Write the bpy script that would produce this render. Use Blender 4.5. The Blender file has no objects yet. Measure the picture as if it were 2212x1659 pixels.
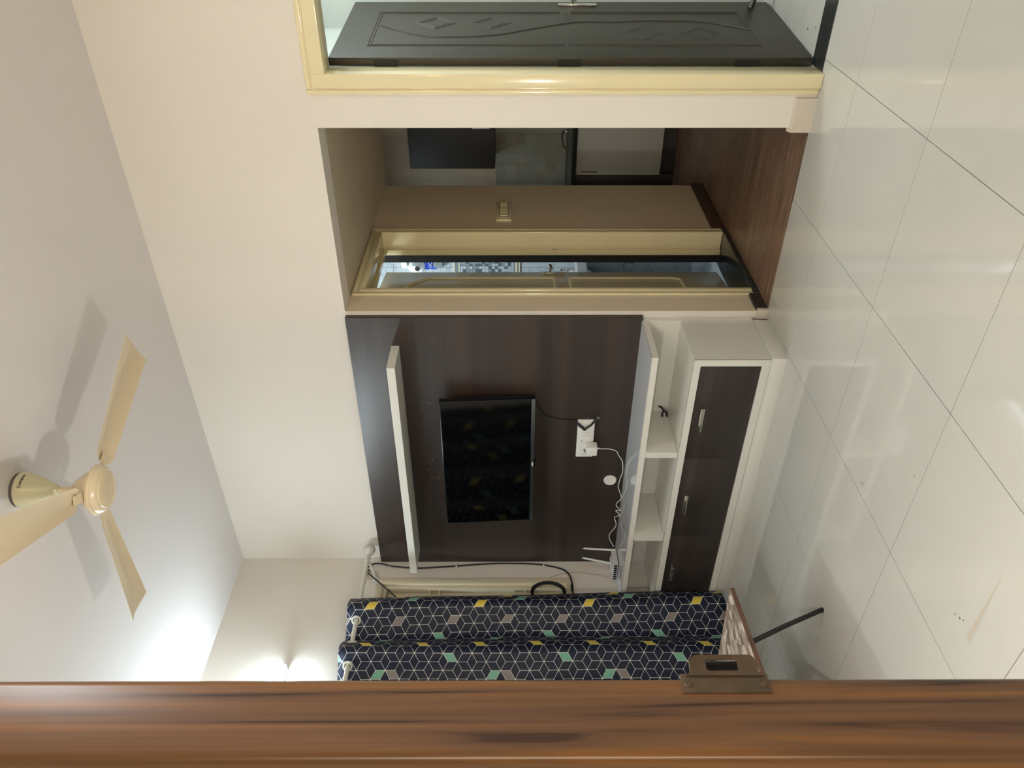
import bpy, bmesh, math, random
from mathutils import Vector, Matrix
random.seed(7)
sc = bpy.context.scene
C = sc.collection
PI = math.pi

# ------------------------------------------------------------------ camera
CAMH = 1.2834
yaw, pitch, roll, fpx = .638295, -.003123, -.001309, 1670.63
fw = Vector((-math.sin(yaw)*math.cos(pitch), math.cos(yaw)*math.cos(pitch), math.sin(pitch)))
rt = Vector((math.cos(yaw), math.sin(yaw), 0))
up = rt.cross(fw)
rt, up = rt*math.cos(roll)+up*math.sin(roll), -rt*math.sin(roll)+up*math.cos(roll)
cd = bpy.data.cameras.new('camera')
cam = bpy.data.objects.new('camera', cd); C.objects.link(cam)
X, Y, Z = -up, rt, -fw            # the photograph was taken with the phone turned on its side
m = Matrix(((X.x, Y.x, Z.x, 0), (X.y, Y.y, Z.y, 0), (X.z, Y.z, Z.z, CAMH), (0, 0, 0, 1)))
cam.matrix_world = m
cd.sensor_width = 36; cd.lens = 36*fpx/2212; cd.clip_start = .02; cd.clip_end = 60
sc.camera = cam

# ------------------------------------------------------------------ world, exposure, lights
sc.view_settings.view_transform = 'Standard'
sc.view_settings.look = 'None'
sc.view_settings.gamma = 1
sc.view_settings.exposure = 0.0
sc.view_settings.use_curve_mapping = False
w = bpy.data.worlds.new('world'); sc.world = w; w.use_nodes = True
w.node_tree.nodes['Background'].inputs[0].default_value = (.75, .85, 1, 1)
w.node_tree.nodes['Background'].inputs[1].default_value = 1.6

def lamp(name, kind, loc, power, col, size=.1, sizey=None, rot=(0, 0, 0), spread=None):
    l = bpy.data.lights.new(name, kind); l.energy = power; l.color = col
    if kind == 'AREA':
        l.shape = 'RECTANGLE'; l.size = size; l.size_y = sizey or size
        if spread: l.spread = spread
    else: l.shadow_soft_size = size
    o = bpy.data.objects.new(name, l); C.objects.link(o); o.location = loc; o.rotation_euler = rot
    return o
COOL = (.86, .94, 1.0); WARM = (1.0, .74, .47)
lamp('warm_table_lamp_light', 'POINT', (-1.58, .72, 1.18), 32, (1, .96, .93), .035)
lamp('ceiling_lamp_light', 'AREA', (.75, 1.7, 2.90), 22, (.88, .97, 1), .5, .5)
lamp('right_wall_lamp_light', 'AREA', (-.3, .42, 2.55), 32, (1, .81, .60), .6, .08, (math.radians(60), 0, PI))
lamp('bedroom_light', 'AREA', (.33, -1.5, 1.15), 26, (1, .84, .62), .22, 1.5, (PI/2, 0, math.radians(27)))
lamp('side_room_light', 'AREA', (.1, 3.85, 2.6), 21, (.92, .97, 1), .5, .4)
lamp('bathroom_light', 'AREA', (-2.75, 4.0, 2.35), 15, (.90, .98, 1), .4, .3)
lamp('kitchen_fill_light', 'AREA', (-2.7, 5.5, 2.3), 2.2, (.80, .95, 1), .5, .5)  # added fill to lift the unlit kitchen, no window there

# ------------------------------------------------------------------ materials
def nt(name):
    m = bpy.data.materials.new(name); m.use_nodes = True
    t = m.node_tree; return m, t, t.nodes['Principled BSDF']
def srgb(r, g, b):
    f = lambda c: ((c/255+.055)/1.055)**2.4 if c > 10 else c/255/12.92
    return (f(r), f(g), f(b), 1)
def plain(name, col, rough=.5, metal=0, spec=.5, var=.04, scale=6, bump=0, bscale=200, emit=None, coat=0):
    m, t, b = nt(name)
    b.inputs['Roughness'].default_value = rough; b.inputs['Metallic'].default_value = metal
    b.inputs['Specular IOR Level'].default_value = spec
    b.inputs['Coat Weight'].default_value = coat
    tc = t.nodes.new('ShaderNodeTexCoord')
    n = t.nodes.new('ShaderNodeTexNoise'); n.inputs['Scale'].default_value = scale; n.inputs['Detail'].default_value = 4
    t.links.new(tc.outputs['Object'], n.inputs['Vector'])
    cr = t.nodes.new('ShaderNodeValToRGB')
    cr.color_ramp.elements[0].position = .3; cr.color_ramp.elements[1].position = .7
    cr.color_ramp.elements[0].color = tuple(c*(1-var) for c in col[:3])+(1,)
    cr.color_ramp.elements[1].color = tuple(min(1, c*(1+var)) for c in col[:3])+(1,)
    t.links.new(n.outputs['Fac'], cr.inputs['Fac']); t.links.new(cr.outputs['Color'], b.inputs['Base Color'])
    if bump:
        n2 = t.nodes.new('ShaderNodeTexNoise'); n2.inputs['Scale'].default_value = bscale
        t.links.new(tc.outputs['Object'], n2.inputs['Vector'])
        bp = t.nodes.new('ShaderNodeBump'); bp.inputs['Strength'].default_value = bump; bp.inputs['Distance'].default_value = .002
        t.links.new(n2.outputs['Fac'], bp.inputs['Height']); t.links.new(bp.outputs['Normal'], b.inputs['Normal'])
    if emit:
        b.inputs['Emission Color'].default_value = emit[0]; b.inputs['Emission Strength'].default_value = emit[1]
    return m
def wood(name, stops, stretch, scale=3, rough=.4, spec=.5, detail=5, dist=.6, world=True):
    """banded grain: noise squeezed along the grain; stretch = (x, y, z)"""
    m, t, b = nt(name)
    b.inputs['Roughness'].default_value = rough; b.inputs['Specular IOR Level'].default_value = spec
    g = t.nodes.new('ShaderNodeNewGeometry') if world else t.nodes.new('ShaderNodeTexCoord')
    mp = t.nodes.new('ShaderNodeMapping'); mp.inputs['Scale'].default_value = stretch
    t.links.new(g.outputs['Position' if world else 'Object'], mp.inputs['Vector'])
    n = t.nodes.new('ShaderNodeTexNoise'); n.inputs['Scale'].default_value = scale; n.inputs['Detail'].default_value = detail
    n.inputs['Distortion'].default_value = dist
    t.links.new(mp.outputs['Vector'], n.inputs['Vector'])
    cr = t.nodes.new('ShaderNodeValToRGB')
    while len(cr.color_ramp.elements) < len(stops): cr.color_ramp.elements.new(.5)
    for e, (p, c) in zip(cr.color_ramp.elements, stops): e.position = p; e.color = c
    t.links.new(n.outputs['Fac'], cr.inputs['Fac']); t.links.new(cr.outputs['Color'], b.inputs['Base Color'])
    return m
M = {}
M['wall'] = plain('cream_wall_paint', srgb(228, 221, 210), .62, spec=.3, var=.015, scale=2, bump=.12, bscale=160)
M['ceil'] = plain('white_ceiling_paint', srgb(224, 219, 216), .8, spec=.2, var=.01, scale=2, bump=.15, bscale=150)
M['tile'] = plain('ivory_vitrified_tile', srgb(198, 196, 187), .055, spec=.5, var=.02, scale=3)
M['tile2'] = plain('side_room_tile', srgb(196, 196, 188), .2, var=.04, scale=8)
M['grout'] = plain('tile_grout', srgb(120, 105, 88), .9)
M['gloss_cream'] = plain('cream_gloss_enamel', srgb(232, 220, 178), .16, spec=.6, var=.02, scale=8, bump=.15, bscale=25)
M['leaf_cream'] = plain('cream_door_paint', srgb(196, 184, 150), .22, var=.03)
M['plaster'] = plain('beige_plaster', srgb(226, 210, 182), .4, var=.02)
M['plinth'] = plain('grey_white_plinth', srgb(205, 196, 180), .5)
M['black_granite'] = plain('black_granite', srgb(44, 46, 46), .18, var=.2, scale=120)
M['white_lam'] = plain('white_laminate', srgb(228, 226, 216), .2, spec=.5, var=.01)
M['white_lam_gloss'] = plain('white_gloss_top', srgb(222, 224, 226), .06, spec=.6, var=.01)
M['seam'] = plain('brown_laminate_seam', srgb(110, 92, 70), .6)
M['wenge'] = wood('wenge_laminate', [(.3, srgb(43, 35, 31)), (.5, srgb(53, 44, 39)), (.7, srgb(65, 53, 46))], (.05, .05, 5.5), 2.0, .34, .5, 3, .2)
M['wenge_drawer'] = wood('wenge_drawer_laminate', [(.3, srgb(44, 38, 35)), (.5, srgb(54, 47, 44)), (.7, srgb(66, 56, 52))], (.05, .05, 5), 2.0, .36, .5, 3, .2)
M['door_dark'] = plain('dark_brown_door_skin', srgb(52, 49, 40), .42, var=.08, scale=3)
M['door_groove'] = plain('dark_groove', srgb(44, 40, 36), .4)
M['door_ridge'] = plain('dark_ridge', srgb(57, 54, 46), .34)
M['plank'] = wood('walnut_plank', [(.25, srgb(88, 68, 54)), (.5, srgb(124, 98, 80)), (.75, srgb(152, 124, 102))], (1.2, 16, 1), 2.5, .34, .5, 4, .3)
M['plank_b'] = wood('walnut_plank_dark', [(.25, srgb(78, 60, 50)), (.5, srgb(112, 88, 73)), (.75, srgb(138, 111, 90))], (1.2, 16, 1), 2.5, .34, .5, 4, .3)
M['skirt'] = plain('brown_skirting', srgb(74, 52, 42), .4, var=.1)
M['jamb'] = wood('teak_jamb', [(.34, srgb(64, 42, 31)), (.385, srgb(96, 69, 50)), (.50, srgb(114, 82, 56)), (.60, srgb(132, 92, 54)), (.74, srgb(107, 78, 58))], (11, 26, 1.0), 1.3, .3, .5, 3, 1.6)
M['tv_black'] = plain('tv_black_plastic', srgb(10, 10, 11), .25, var=.02)
M['screen'] = plain('tv_screen_glass', srgb(4, 5, 6), .07, var=.02, spec=.35)
M['silver'] = plain('silver_strip', srgb(150, 155, 158), .25, metal=1)
M['chrome'] = plain('chrome', srgb(215, 212, 205), .14, metal=1)
M['brass'] = plain('aged_metal', srgb(104, 90, 76), .42, metal=.6, var=.15, scale=60)
M['dark_hole'] = plain('dark_recess', srgb(14, 14, 13), .8)
M['white_plastic'] = plain('white_plastic', srgb(232, 230, 222), .3, var=.01)
M['white_grey_plastic'] = plain('router_plastic', srgb(206, 202, 200), .35, var=.01)
M['black_plastic'] = plain('black_plastic', srgb(20, 20, 20), .35)
M['black_metal'] = plain('black_painted_tube', srgb(26, 28, 29), .3)
M['rod'] = plain('white_rod_enamel', srgb(208, 204, 192), .28)
M['fan'] = plain('cream_fan_enamel', srgb(226, 208, 174), .22, spec=.6, var=.015, coat=.3)
M['fan_cone'] = plain('ivory_fan_cone', srgb(212, 208, 172), .28, var=.02)
M['fan_dark'] = plain('fan_gap_dark', srgb(90, 80, 80), .5)
M['ink'] = plain('dark_lettering', srgb(42, 36, 50), .5)
M['led'] = plain('led_diffuser', (.95, .97, 1, 1), .5, emit=((.74, .90, 1, 1), 130))
M['win_frame'] = plain('cream_window_paint', srgb(216, 204, 176), .35, var=.02)
M['kitchen_white'] = plain('grey_white_cabinet', srgb(196, 198, 190), .35, var=.02)
M['kitchen_dark'] = plain('charcoal_cabinet', srgb(52, 50, 48), .6, var=.05)
M['kitchen_tile'] = plain('kitchen_wall_tile', srgb(166, 172, 160), .25, var=.05, scale=20)
M['kitchen_tile_b'] = plain('kitchen_wall_tile_light', srgb(176, 179, 166), .25, var=.05, scale=20)
M['kitchen_tile_c'] = plain('kitchen_wall_tile_tan', srgb(169, 166, 150), .25, var=.05, scale=20)
M['kitchen_wall'] = plain('kitchen_wall_paint', srgb(200, 186, 162), .6)
M['side_wall'] = plain('pale_blue_grey_paint', srgb(206, 214, 208), .7)
M['mos_a'] = plain('mosaic_dark', srgb(92, 100, 106), .2)
M['mos_b'] = plain('mosaic_mid', srgb(132, 142, 150), .2)
M['mos_c'] = plain('mosaic_light', srgb(176, 188, 196), .2)
M['ceramic'] = plain('white_ceramic', srgb(236, 240, 242), .12, var=.01)
M['blue'] = plain('blue_pouch', srgb(60, 100, 228), .25, var=.25, scale=30)
M['grey_lam'] = plain('grey_mirror_edge', srgb(120, 130, 132), .3)
M['cream_strip'] = plain('cream_profile', srgb(214, 212, 192), .3)
M['coax'] = plain('black_coax', srgb(16, 16, 20), .4)
M['fiber'] = plain('clear_fiber', srgb(190, 175, 150), .3)
M['gouge'] = plain('scuff', srgb(188, 178, 160), .5)
M['speck'] = plain('dark_speck', srgb(112, 100, 90), .6)
M['edge_brown'] = wood('brown_edge_band', [(.3, srgb(78, 54, 44)), (.7, srgb(120, 88, 72))], (3, 3, 60), 3, .4)
M['decal'] = plain('faint_floral_decal', srgb(76, 62, 60), .45)
M['decal_d'] = plain('faint_floral_decal_dark', srgb(30, 24, 24), .45)

def marble(name, base, vein, sc_=3.0, rough=.14):
    m, t, b = nt(name); b.inputs['Roughness'].default_value = rough
    g = t.nodes.new('ShaderNodeNewGeometry')
    mp = t.nodes.new('ShaderNodeMapping'); mp.inputs['Rotation'].default_value = (0, .6, 0); mp.inputs['Scale'].default_value = (1, 1, 3)
    t.links.new(g.outputs['Position'], mp.inputs['Vector'])
    n = t.nodes.new('ShaderNodeTexNoise'); n.inputs['Scale'].default_value = sc_; n.inputs['Detail'].default_value = 7; n.inputs['Distortion'].default_value = 1.6
    t.links.new(mp.outputs['Vector'], n.inputs['Vector'])
    cr = t.nodes.new('ShaderNodeValToRGB')
    e = cr.color_ramp.elements; e[0].position = .42; e[0].color = base; e[1].position = .56; e[1].color = base
    k = e.new(.50); k.color = vein; k = e.new(.47); k.color = base; k = e.new(.52); k.color = base
    t.links.new(n.outputs['Fac'], cr.inputs['Fac']); t.links.new(cr.outputs['Color'], b.inputs['Base Color'])
    return m
M['marble'] = marble('grey_marble_tile', srgb(180, 190, 196), srgb(156, 166, 173))
M['marble_shaded'] = marble('shaded_marble_tile', srgb(132, 140, 146), srgb(116, 124, 130))  # same marble, with the shade below the basin put into its colour

def glass_mat():
    m, t, b = nt('frosted_window_glass')
    b.inputs['Base Color'].default_value = srgb(150, 158, 140); b.inputs['Roughness'].default_value = .3
    b.inputs['Transmission Weight'].default_value = .55
    n = t.nodes.new('ShaderNodeTexNoise'); n.inputs['Scale'].default_value = 90
    bp = t.nodes.new('ShaderNodeBump'); bp.inputs['Strength'].default_value = .3
    t.links.new(n.outputs['Fac'], bp.inputs['Height']); t.links.new(bp.outputs['Normal'], b.inputs['Normal'])
    return m
M['glass'] = glass_mat()

def leaf_print():
    m, t, b = nt('taupe_brushstroke_print'); b.inputs['Roughness'].default_value = .35
    tc = t.nodes.new('ShaderNodeTexCoord')
    mp = t.nodes.new('ShaderNodeMapping'); mp.inputs['Scale'].default_value = (44, 26, 20)
    mp.inputs['Rotation'].default_value = (0, 0, .25)
    t.links.new(tc.outputs['Object'], mp.inputs['Vector'])
    n = t.nodes.new('ShaderNodeTexNoise'); n.inputs['Scale'].default_value = .7
    t.links.new(tc.outputs['Object'], n.inputs['Vector'])
    v = t.nodes.new('ShaderNodeTexVoronoi'); v.inputs['Scale'].default_value = 1
    t.links.new(mp.outputs['Vector'], v.inputs['Vector'])
    cr = t.nodes.new('ShaderNodeValToRGB')
    st = [(.0, srgb(122, 104, 92)), (.3, srgb(150, 132, 118)), (.55, srgb(176, 156, 140)), (.8, srgb(206, 190, 174)), (1, srgb(222, 208, 194))]
    while len(cr.color_ramp.elements) < len(st): cr.color_ramp.elements.new(.5)
    for e, (p, c) in zip(cr.color_ramp.elements, st): e.position = p; e.color = c
    sp = t.nodes.new('ShaderNodeSeparateColor')
    t.links.new(v.outputs['Color'], sp.inputs[0]); t.links.new(sp.outputs[0], cr.inputs['Fac'])
    t.links.new(cr.outputs['Color'], b.inputs['Base Color'])
    return m
M['leafprint'] = leaf_print()

def cube_fabric():
    """rhombille print in cloth metres (UV): six spokes in every hexagon of a triangular lattice"""
    a = .0893
    m, t, b = nt('navy_rhombus_print_fabric'); b.inputs['Roughness'].default_value = .5
    b.inputs['Specular IOR Level'].default_value = .3
    L = t.links.new
    def math_(op, x, y=None, z=None):
        n = t.nodes.new('ShaderNodeMath'); n.operation = op
        for i, v in enumerate((x, y, z)):
            if v is None: continue
            if hasattr(v, 'links'): L(v, n.inputs[i])
            else: n.inputs[i].default_value = v
        return n.outputs[0]
    uv = t.nodes.new('ShaderNodeUVMap'); uv.uv_map = 'cloth'
    s = t.nodes.new('ShaderNodeSeparateXYZ'); L(uv.outputs['UV'], s.inputs[0])
    u = math_('DIVIDE', s.outputs[0], a); v = math_('DIVIDE', s.outputs[1], a)
    R3 = math.sqrt(3)
    def wrapc(x, r): # centred modulo
        return math_('SUBTRACT', math_('FLOORED_MODULO', x, r), r/2)
    ax = wrapc(u, 1.0); ay = wrapc(v, R3)
    bx = wrapc(math_('SUBTRACT', u, .5), 1.0); by = wrapc(math_('SUBTRACT', v, R3/2), R3)
    da = math_('ADD', math_('MULTIPLY', ax, ax), math_('MULTIPLY', ay, ay))
    db = math_('ADD', math_('MULTIPLY', bx, bx), math_('MULTIPLY', by, by))
    sel = math_('LESS_THAN', da, db)
    def mix(x, y, f):   # f?x:y
        return math_('ADD', math_('MULTIPLY', x, f), math_('MULTIPLY', y, math_('SUBTRACT', 1.0, f)))
    gx = mix(ax, bx, sel); gy = mix(ay, by, sel)
    px = math_('ABSOLUTE', gx); py = math_('ABSOLUTE', gy)
    d1 = px
    d2 = math_('ABSOLUTE', math_('SUBTRACT', math_('MULTIPLY', py, R3/2), math_('MULTIPLY', px, .5)))
    d = math_('MINIMUM', d1, d2)
    line = math_('LESS_THAN', d, .010)
    # small dots on the six-point stars and on the three-point corners
    rr = math_('ADD', math_('MULTIPLY', gx, gx), math_('MULTIPLY', gy, gy))
    dot = math_('LESS_THAN', rr, .040*.040)
    def cornerdist(cx, cy):
        ex = math_('SUBTRACT', px, cx); ey = math_('SUBTRACT', py, cy)
        return math_('ADD', math_('MULTIPLY', ex, ex), math_('MULTIPLY', ey, ey))
    cdist = math_('MINIMUM', cornerdist(0, 1/R3), cornerdist(.5, .5/R3))
    dot2 = math_('LESS_THAN', cdist, .030*.030)
    white = math_('MAXIMUM', line, math_('MAXIMUM', dot, dot2))
    # rhombus midpoint
    ang = math_('ARCTAN2', gy, gx)
    k = math_('MULTIPLY', math_('ROUND', math_('DIVIDE', ang, PI/3)), PI/3)
    mu = math_('ADD', math_('SUBTRACT', u, gx), math_('MULTIPLY', math_('COSINE', k), .5))
    mv = math_('ADD', math_('SUBTRACT', v, gy), math_('MULTIPLY', math_('SINE', k), .5))
    PU, PV = 8.0, 4*R3
    col = t.nodes.new('ShaderNodeRGB'); col.outputs[0].default_value = srgb(17, 25, 47)
    cur = col.outputs[0]
    q = R3/4
    yel, mint, grey = srgb(222, 196, 78), srgb(118, 176, 150), srgb(134, 126, 124)
    spots = [(.25, 1, yel), (.75, 15, mint), (2.25, 9, grey), (3.75, 3, mint), (3.25, 11, mint), (4.75, 5, yel), (4.75, 13, yel), (6.75, 1, grey), (6.75, 3, mint), (1.25, 5, yel), (2.25, 1, grey), (5.75, 9, mint)]
    for su, sq, cc in spots:
        sv = sq*q
        du = math_('ABSOLUTE', wrapc(math_('ADD', math_('SUBTRACT', mu, su), PU/2), PU))
        dv = math_('ABSOLUTE', wrapc(math_('ADD', math_('SUBTRACT', mv, sv), PV/2), PV))
        f = math_('LESS_THAN', math_('MAXIMUM', du, dv), .1)
        mx = t.nodes.new('ShaderNodeMix'); mx.data_type = 'RGBA'
        L(f, mx.inputs[0]); L(cur, mx.inputs[6]); mx.inputs[7].default_value = cc; cur = mx.outputs[2]
    mx = t.nodes.new('ShaderNodeMix'); mx.data_type = 'RGBA'
    L(white, mx.inputs[0]); L(cur, mx.inputs[6]); mx.inputs[7].default_value = srgb(226, 226, 216)
    L(mx.outputs[2], b.inputs['Base Color'])
    n = t.nodes.new('ShaderNodeTexNoise'); n.inputs['Scale'].default_value = 600
    bp = t.nodes.new('ShaderNodeBump'); bp.inputs['Strength'].default_value = .08
    L(n.outputs['Fac'], bp.inputs['Height']); L(bp.outputs['Normal'], b.inputs['Normal'])
    return m
M['fabric'] = cube_fabric()

# ------------------------------------------------------------------ helpers
WORLD = {}
def empty(name, loc, label=None, cat=None, group=None, kind=None):
    o = bpy.data.objects.new(name, None); C.objects.link(o); o.location = loc; o.empty_display_size = .05
    WORLD[o] = Vector(loc); tag(o, label, cat, group, kind); return o
def tag(o, label=None, cat=None, group=None, kind=None):
    if label: o['label'] = label
    if cat: o['category'] = cat
    if group: o['group'] = group
    if kind: o['kind'] = kind
    return o
def link(name, bm, mat, parent=None, smooth=False, flat_angle=35, org=None):
    """bm is in world coordinates; the object gets its own origin"""
    lo = Vector([min(v.co[i] for v in bm.verts) for i in range(3)]); hi = Vector([max(v.co[i] for v in bm.verts) for i in range(3)])
    o_ = Vector(org) if org else (lo+hi)/2
    bmesh.ops.translate(bm, vec=-o_, verts=bm.verts)
    bmesh.ops.recalc_face_normals(bm, faces=bm.faces)
    me = bpy.data.meshes.new(name); bm.to_mesh(me); bm.free()
    for mm in (mat if isinstance(mat, (list, tuple)) else [mat]): me.materials.append(M[mm] if isinstance(mm, str) else mm)
    if smooth:
        me.shade_smooth()
        me.set_sharp_from_angle(angle=math.radians(flat_angle))
    o = bpy.data.objects.new(name, me); C.objects.link(o)
    if parent: o.parent = parent; o.location = o_-WORLD[parent]
    else: o.location = o_
    WORLD[o] = o_
    return o
def abox(bm, x0, x1, y0, y1, z0, z1, bev=0, mi=0, T=None, seg=2):
    x0, x1 = min(x0, x1), max(x0, x1); y0, y1 = min(y0, y1), max(y0, y1); z0, z1 = min(z0, z1), max(z0, z1)
    vs = [bm.verts.new((x, y, z)) for x in (x0, x1) for y in (y0, y1) for z in (z0, z1)]
    F = [(0, 1, 3, 2), (4, 6, 7, 5), (0, 4, 5, 1), (2, 3, 7, 6), (0, 2, 6, 4), (1, 5, 7, 3)]
    fs = [bm.faces.new([vs[i] for i in f]) for f in F]
    for f in fs: f.material_index = mi
    nv = vs
    if bev:
        es = list({e for f in fs for e in f.edges})
        r = bmesh.ops.bevel(bm, geom=es, offset=bev, segments=seg, affect='EDGES', profile=.5)
        nv = list({v for f in r['faces'] for v in f.verts} | {v for v in vs if v.is_valid})
    if T is not None: bmesh.ops.transform(bm, matrix=T, verts=nv)
    return nv
def box(name, x0, x1, y0, y1, z0, z1, mat, parent=None, bev=0, T=None, smooth=None):
    bm = bmesh.new(); abox(bm, x0, x1, y0, y1, z0, z1, bev, 0, T)
    return link(name, bm, mat, parent, smooth=bool(bev) if smooth is None else smooth)
def prism(bm, pts, axis, a, b, mi=0):
    """polygon pts in the two other axes extruded from a to b along axis"""
    def P(p, q):
        if axis == 'x': return (q, p[0], p[1])
        if axis == 'y': return (p[0], q, p[1])
        return (p[0], p[1], q)
    A = [bm.verts.new(P(p, a)) for p in pts]; B = [bm.verts.new(P(p, b)) for p in pts]
    fs = [bm.faces.new(A), bm.faces.new(B[::-1])]
    n = len(pts)
    for i in range(n): fs.append(bm.faces.new((A[i], B[i], B[(i+1) % n], A[(i+1) % n])))
    for f in fs: f.material_index = mi
def tube(bm, pts, r, n=10, closed=False, mi=0):
    pts = [Vector(p) for p in pts]; N = len(pts); rings = []
    prev = None
    for i, p in enumerate(pts):
        if closed: d = (pts[(i+1) % N]-pts[i-1])
        else: d = (pts[min(i+1, N-1)]-pts[max(i-1, 0)])
        d.normalize()
        if prev is None:
            s = d.cross(Vector((0, 0, 1)))
            if s.length < .1: s = d.cross(Vector((1, 0, 0)))
        else: s = prev-d*prev.dot(d)
        s.normalize(); prev = s; t = d.cross(s)
        rad = r[i] if isinstance(r, (list, tuple)) else r
        rings.append([bm.verts.new(p+(s*math.cos(2*PI*k/n)+t*math.sin(2*PI*k/n))*rad) for k in range(n)])
    for i in range(N if closed else N-1):
        A, B = rings[i], rings[(i+1) % N]
        for k in range(n):
            f = bm.faces.new((A[k], A[(k+1) % n], B[(k+1) % n], B[k])); f.material_index = mi
    if not closed:
        bm.faces.new(rings[0][::-1]).material_index = mi; bm.faces.new(rings[-1]).material_index = mi
def smoothpath(pts, k=6):
    P = [Vector(p) for p in pts]; out = []
    for i in range(len(P)-1):
        p0 = P[max(i-1, 0)]; p1 = P[i]; p2 = P[i+1]; p3 = P[min(i+2, len(P)-1)]
        for j in range(k):
            t = j/k
            out.append(.5*((2*p1)+(p2-p0)*t+(2*p0-5*p1+4*p2-p3)*t*t+(3*p1-p0-3*p2+p3)*t**3))
    out.append(P[-1]); return out
def lathe(bm, prof, cx, cy, n=48, mi=0, M4=None):
    """prof: (radius, z)"""
    rings = []
    new = []
    for r, z in prof:
        if r < 1e-5: v = [bm.verts.new((cx, cy, z))]*n; new.append(v[0])
        else: v = [bm.verts.new((cx+r*math.cos(2*PI*k/n), cy+r*math.sin(2*PI*k/n), z)) for k in range(n)]; new += v
        rings.append(v)
    for A, B in zip(rings, rings[1:]):
        for k in range(n):
            vs = []
            for v in (A[k], A[(k+1) % n], B[(k+1) % n], B[k]):
                if v not in vs: vs.append(v)
            if len(vs) > 2: bm.faces.new(vs).material_index = mi
    if M4 is not None: bmesh.ops.transform(bm, matrix=M4, verts=new)
def obj_copy(src, name, loc, parent):
    o = src.copy(); o.name = name; C.objects.link(o); o.parent = parent
    o.location = Vector(loc)-(WORLD[parent] if parent else Vector())
    WORLD[o] = Vector(loc); return o
BOXC = {}
def piece(name, x0, x1, y0, y1, z0, z1, mat, parent, bev=0):
    """cheap box that shares mesh data between alike pieces"""
    key = (name, round(x1-x0, 3), round(y1-y0, 3), round(z1-z0, 4), mat, bev)
    c = ((x0+x1)/2, (y0+y1)/2, (z0+z1)/2)
    if key in BOXC: return obj_copy(BOXC[key], name, c, parent)
    o = box(name, x0, x1, y0, y1, z0, z1, mat, parent, bev); BOXC[key] = o; return o

# ================================================================== SETTING
LX, WY, CZ = -3.83, 3.30, 2.98      # left wall, TV wall, ceiling height
RX = 1.9                            # right wall
def S(o): return tag(o, kind='structure')

# --- living-room floor: slab + 600 mm tiles with open joints
fl = S(box('floor', LX-.1, RX+.1, -3.0, WY+.005, -.06, -.004, 'grout'))
xs = [-.8105+.6*k for k in range(-6, 6)]
xs = [LX]+[x for x in xs if LX < x < RX]+[RX]
ys = [2.9525-.6*k for k in range(0, 5)]
ys = sorted([y for y in ys]+[WY+.003, .36])
ys = [y for y in ys if y >= .36]
g = .0013
for i in range(len(xs)-1):
    for j in range(len(ys)-1):
        piece('tile', xs[i]+g, xs[i+1]-g, ys[j]+g, ys[j+1]-g, -.004, 0, 'tile', fl)
piece('tile', -1.6, RX, -2.9, .36-g, -.004, 0, 'tile', fl)

# --- ceiling and walls of the room
S(box('ceiling', LX-.15, RX+.15, .29, WY+.13, CZ, CZ+.1, 'ceil'))
bm = bmesh.new()
abox(bm, LX-.15, -2.0, WY, WY+.13, 0, CZ)
abox(bm, -2.0, -1.088, WY, WY+.13, 2.10, CZ)
abox(bm, -1.088, -.93, WY, WY+.13, 0, CZ)
abox(bm, -.93, -.02, WY, WY+.13, 2.11, CZ)
abox(bm, -.02, RX, WY, WY+.13, 0, CZ)
S(link('wall_back', bm, 'wall'))
WY0, WY1, WZ0, WZ1 = 1.72, 3.13, .895, 2.105   # window opening in the left wall
bm = bmesh.new()
abox(bm, LX-.15, LX, .2, WY0, 0, CZ); abox(bm, LX-.15, LX, WY1, WY, 0, CZ)
abox(bm, LX-.15, LX, WY0, WY1, 0, WZ0); abox(bm, LX-.15, LX, WY0, WY1, WZ1, CZ)
S(link('wall_left', bm, 'wall'))
S(box('wall_right', RX, RX+.12, .2, WY+.13, 0, CZ, 'wall'))
bm = bmesh.new()
abox(bm, LX-.15, -.697, .295, .352, 0, CZ); abox(bm, .50, RX, .295, .352, 0, CZ); abox(bm, -.697, .50, .295, .352, 2.13, CZ)
S(link('wall_front', bm, 'wall'))
# bedroom behind the camera
bm = bmesh.new()
abox(bm, -1.7, -1.6, -3, .295, 0, 2.7); abox(bm, RX, RX+.1, -3, .295, 0, 2.7); abox(bm, -1.7, RX+.1, -3.1, -3, 0, 2.7); abox(bm, -1.7, RX+.1, -3.1, .295, 2.7, 2.8)
S(link('wall_bedroom', bm, 'wall'))

# --- small wall plinths beside the passage
pl = S(link('baseboard_pillar', (lambda b: (prism(b, [(WY+.01, 0), (3.286, 0), (3.286, .082), (WY+.01, .097)], 'x', -1.105, -.962), b)[1])(bmesh.new()), 'plinth'))
S(box('baseboard_corner', -2.036, -1.985, 3.286, 3.31, 0, .052, 'plinth', bev=.002))

# --- passage: low loft ceiling, left wall with the bathroom door, wood floor
bm = bmesh.new()
abox(bm, -2.13, -1.088, WY+.13, 4.91, 2.10, 2.2)
abox(bm, -2.6, -.9, 4.80, 4.91, 2.2, CZ)
S(link('ceiling_passage', bm, 'kitchen_wall'))
DY0, DY1 = 3.456, 4.232                     # outer edges of the bathroom frame
bm = bmesh.new()
abox(bm, -2.13, -2.0, WY+.13, DY0+.01, 0, 2.1)
abox(bm, -2.13, -2.0, DY1-.01, 4.91, 0, 2.1)
abox(bm, -2.13, -2.0, DY0+.01, DY1-.01, 2.08, 2.1)
S(link('wall_passage', bm, 'plaster'))
S(box('trim_1', -2.0, -1.998, WY+.002, DY0, .06, 2.1, 'plaster'))
S(box('wall_passage_right', -1.088, -.97, WY+.13, 6.4, 0, CZ, 'kitchen_wall'))
kf = S(box('floor_passage', -3.2, -.97, WY+.005, 6.45, -.06, -.004, 'dark_hole'))
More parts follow.
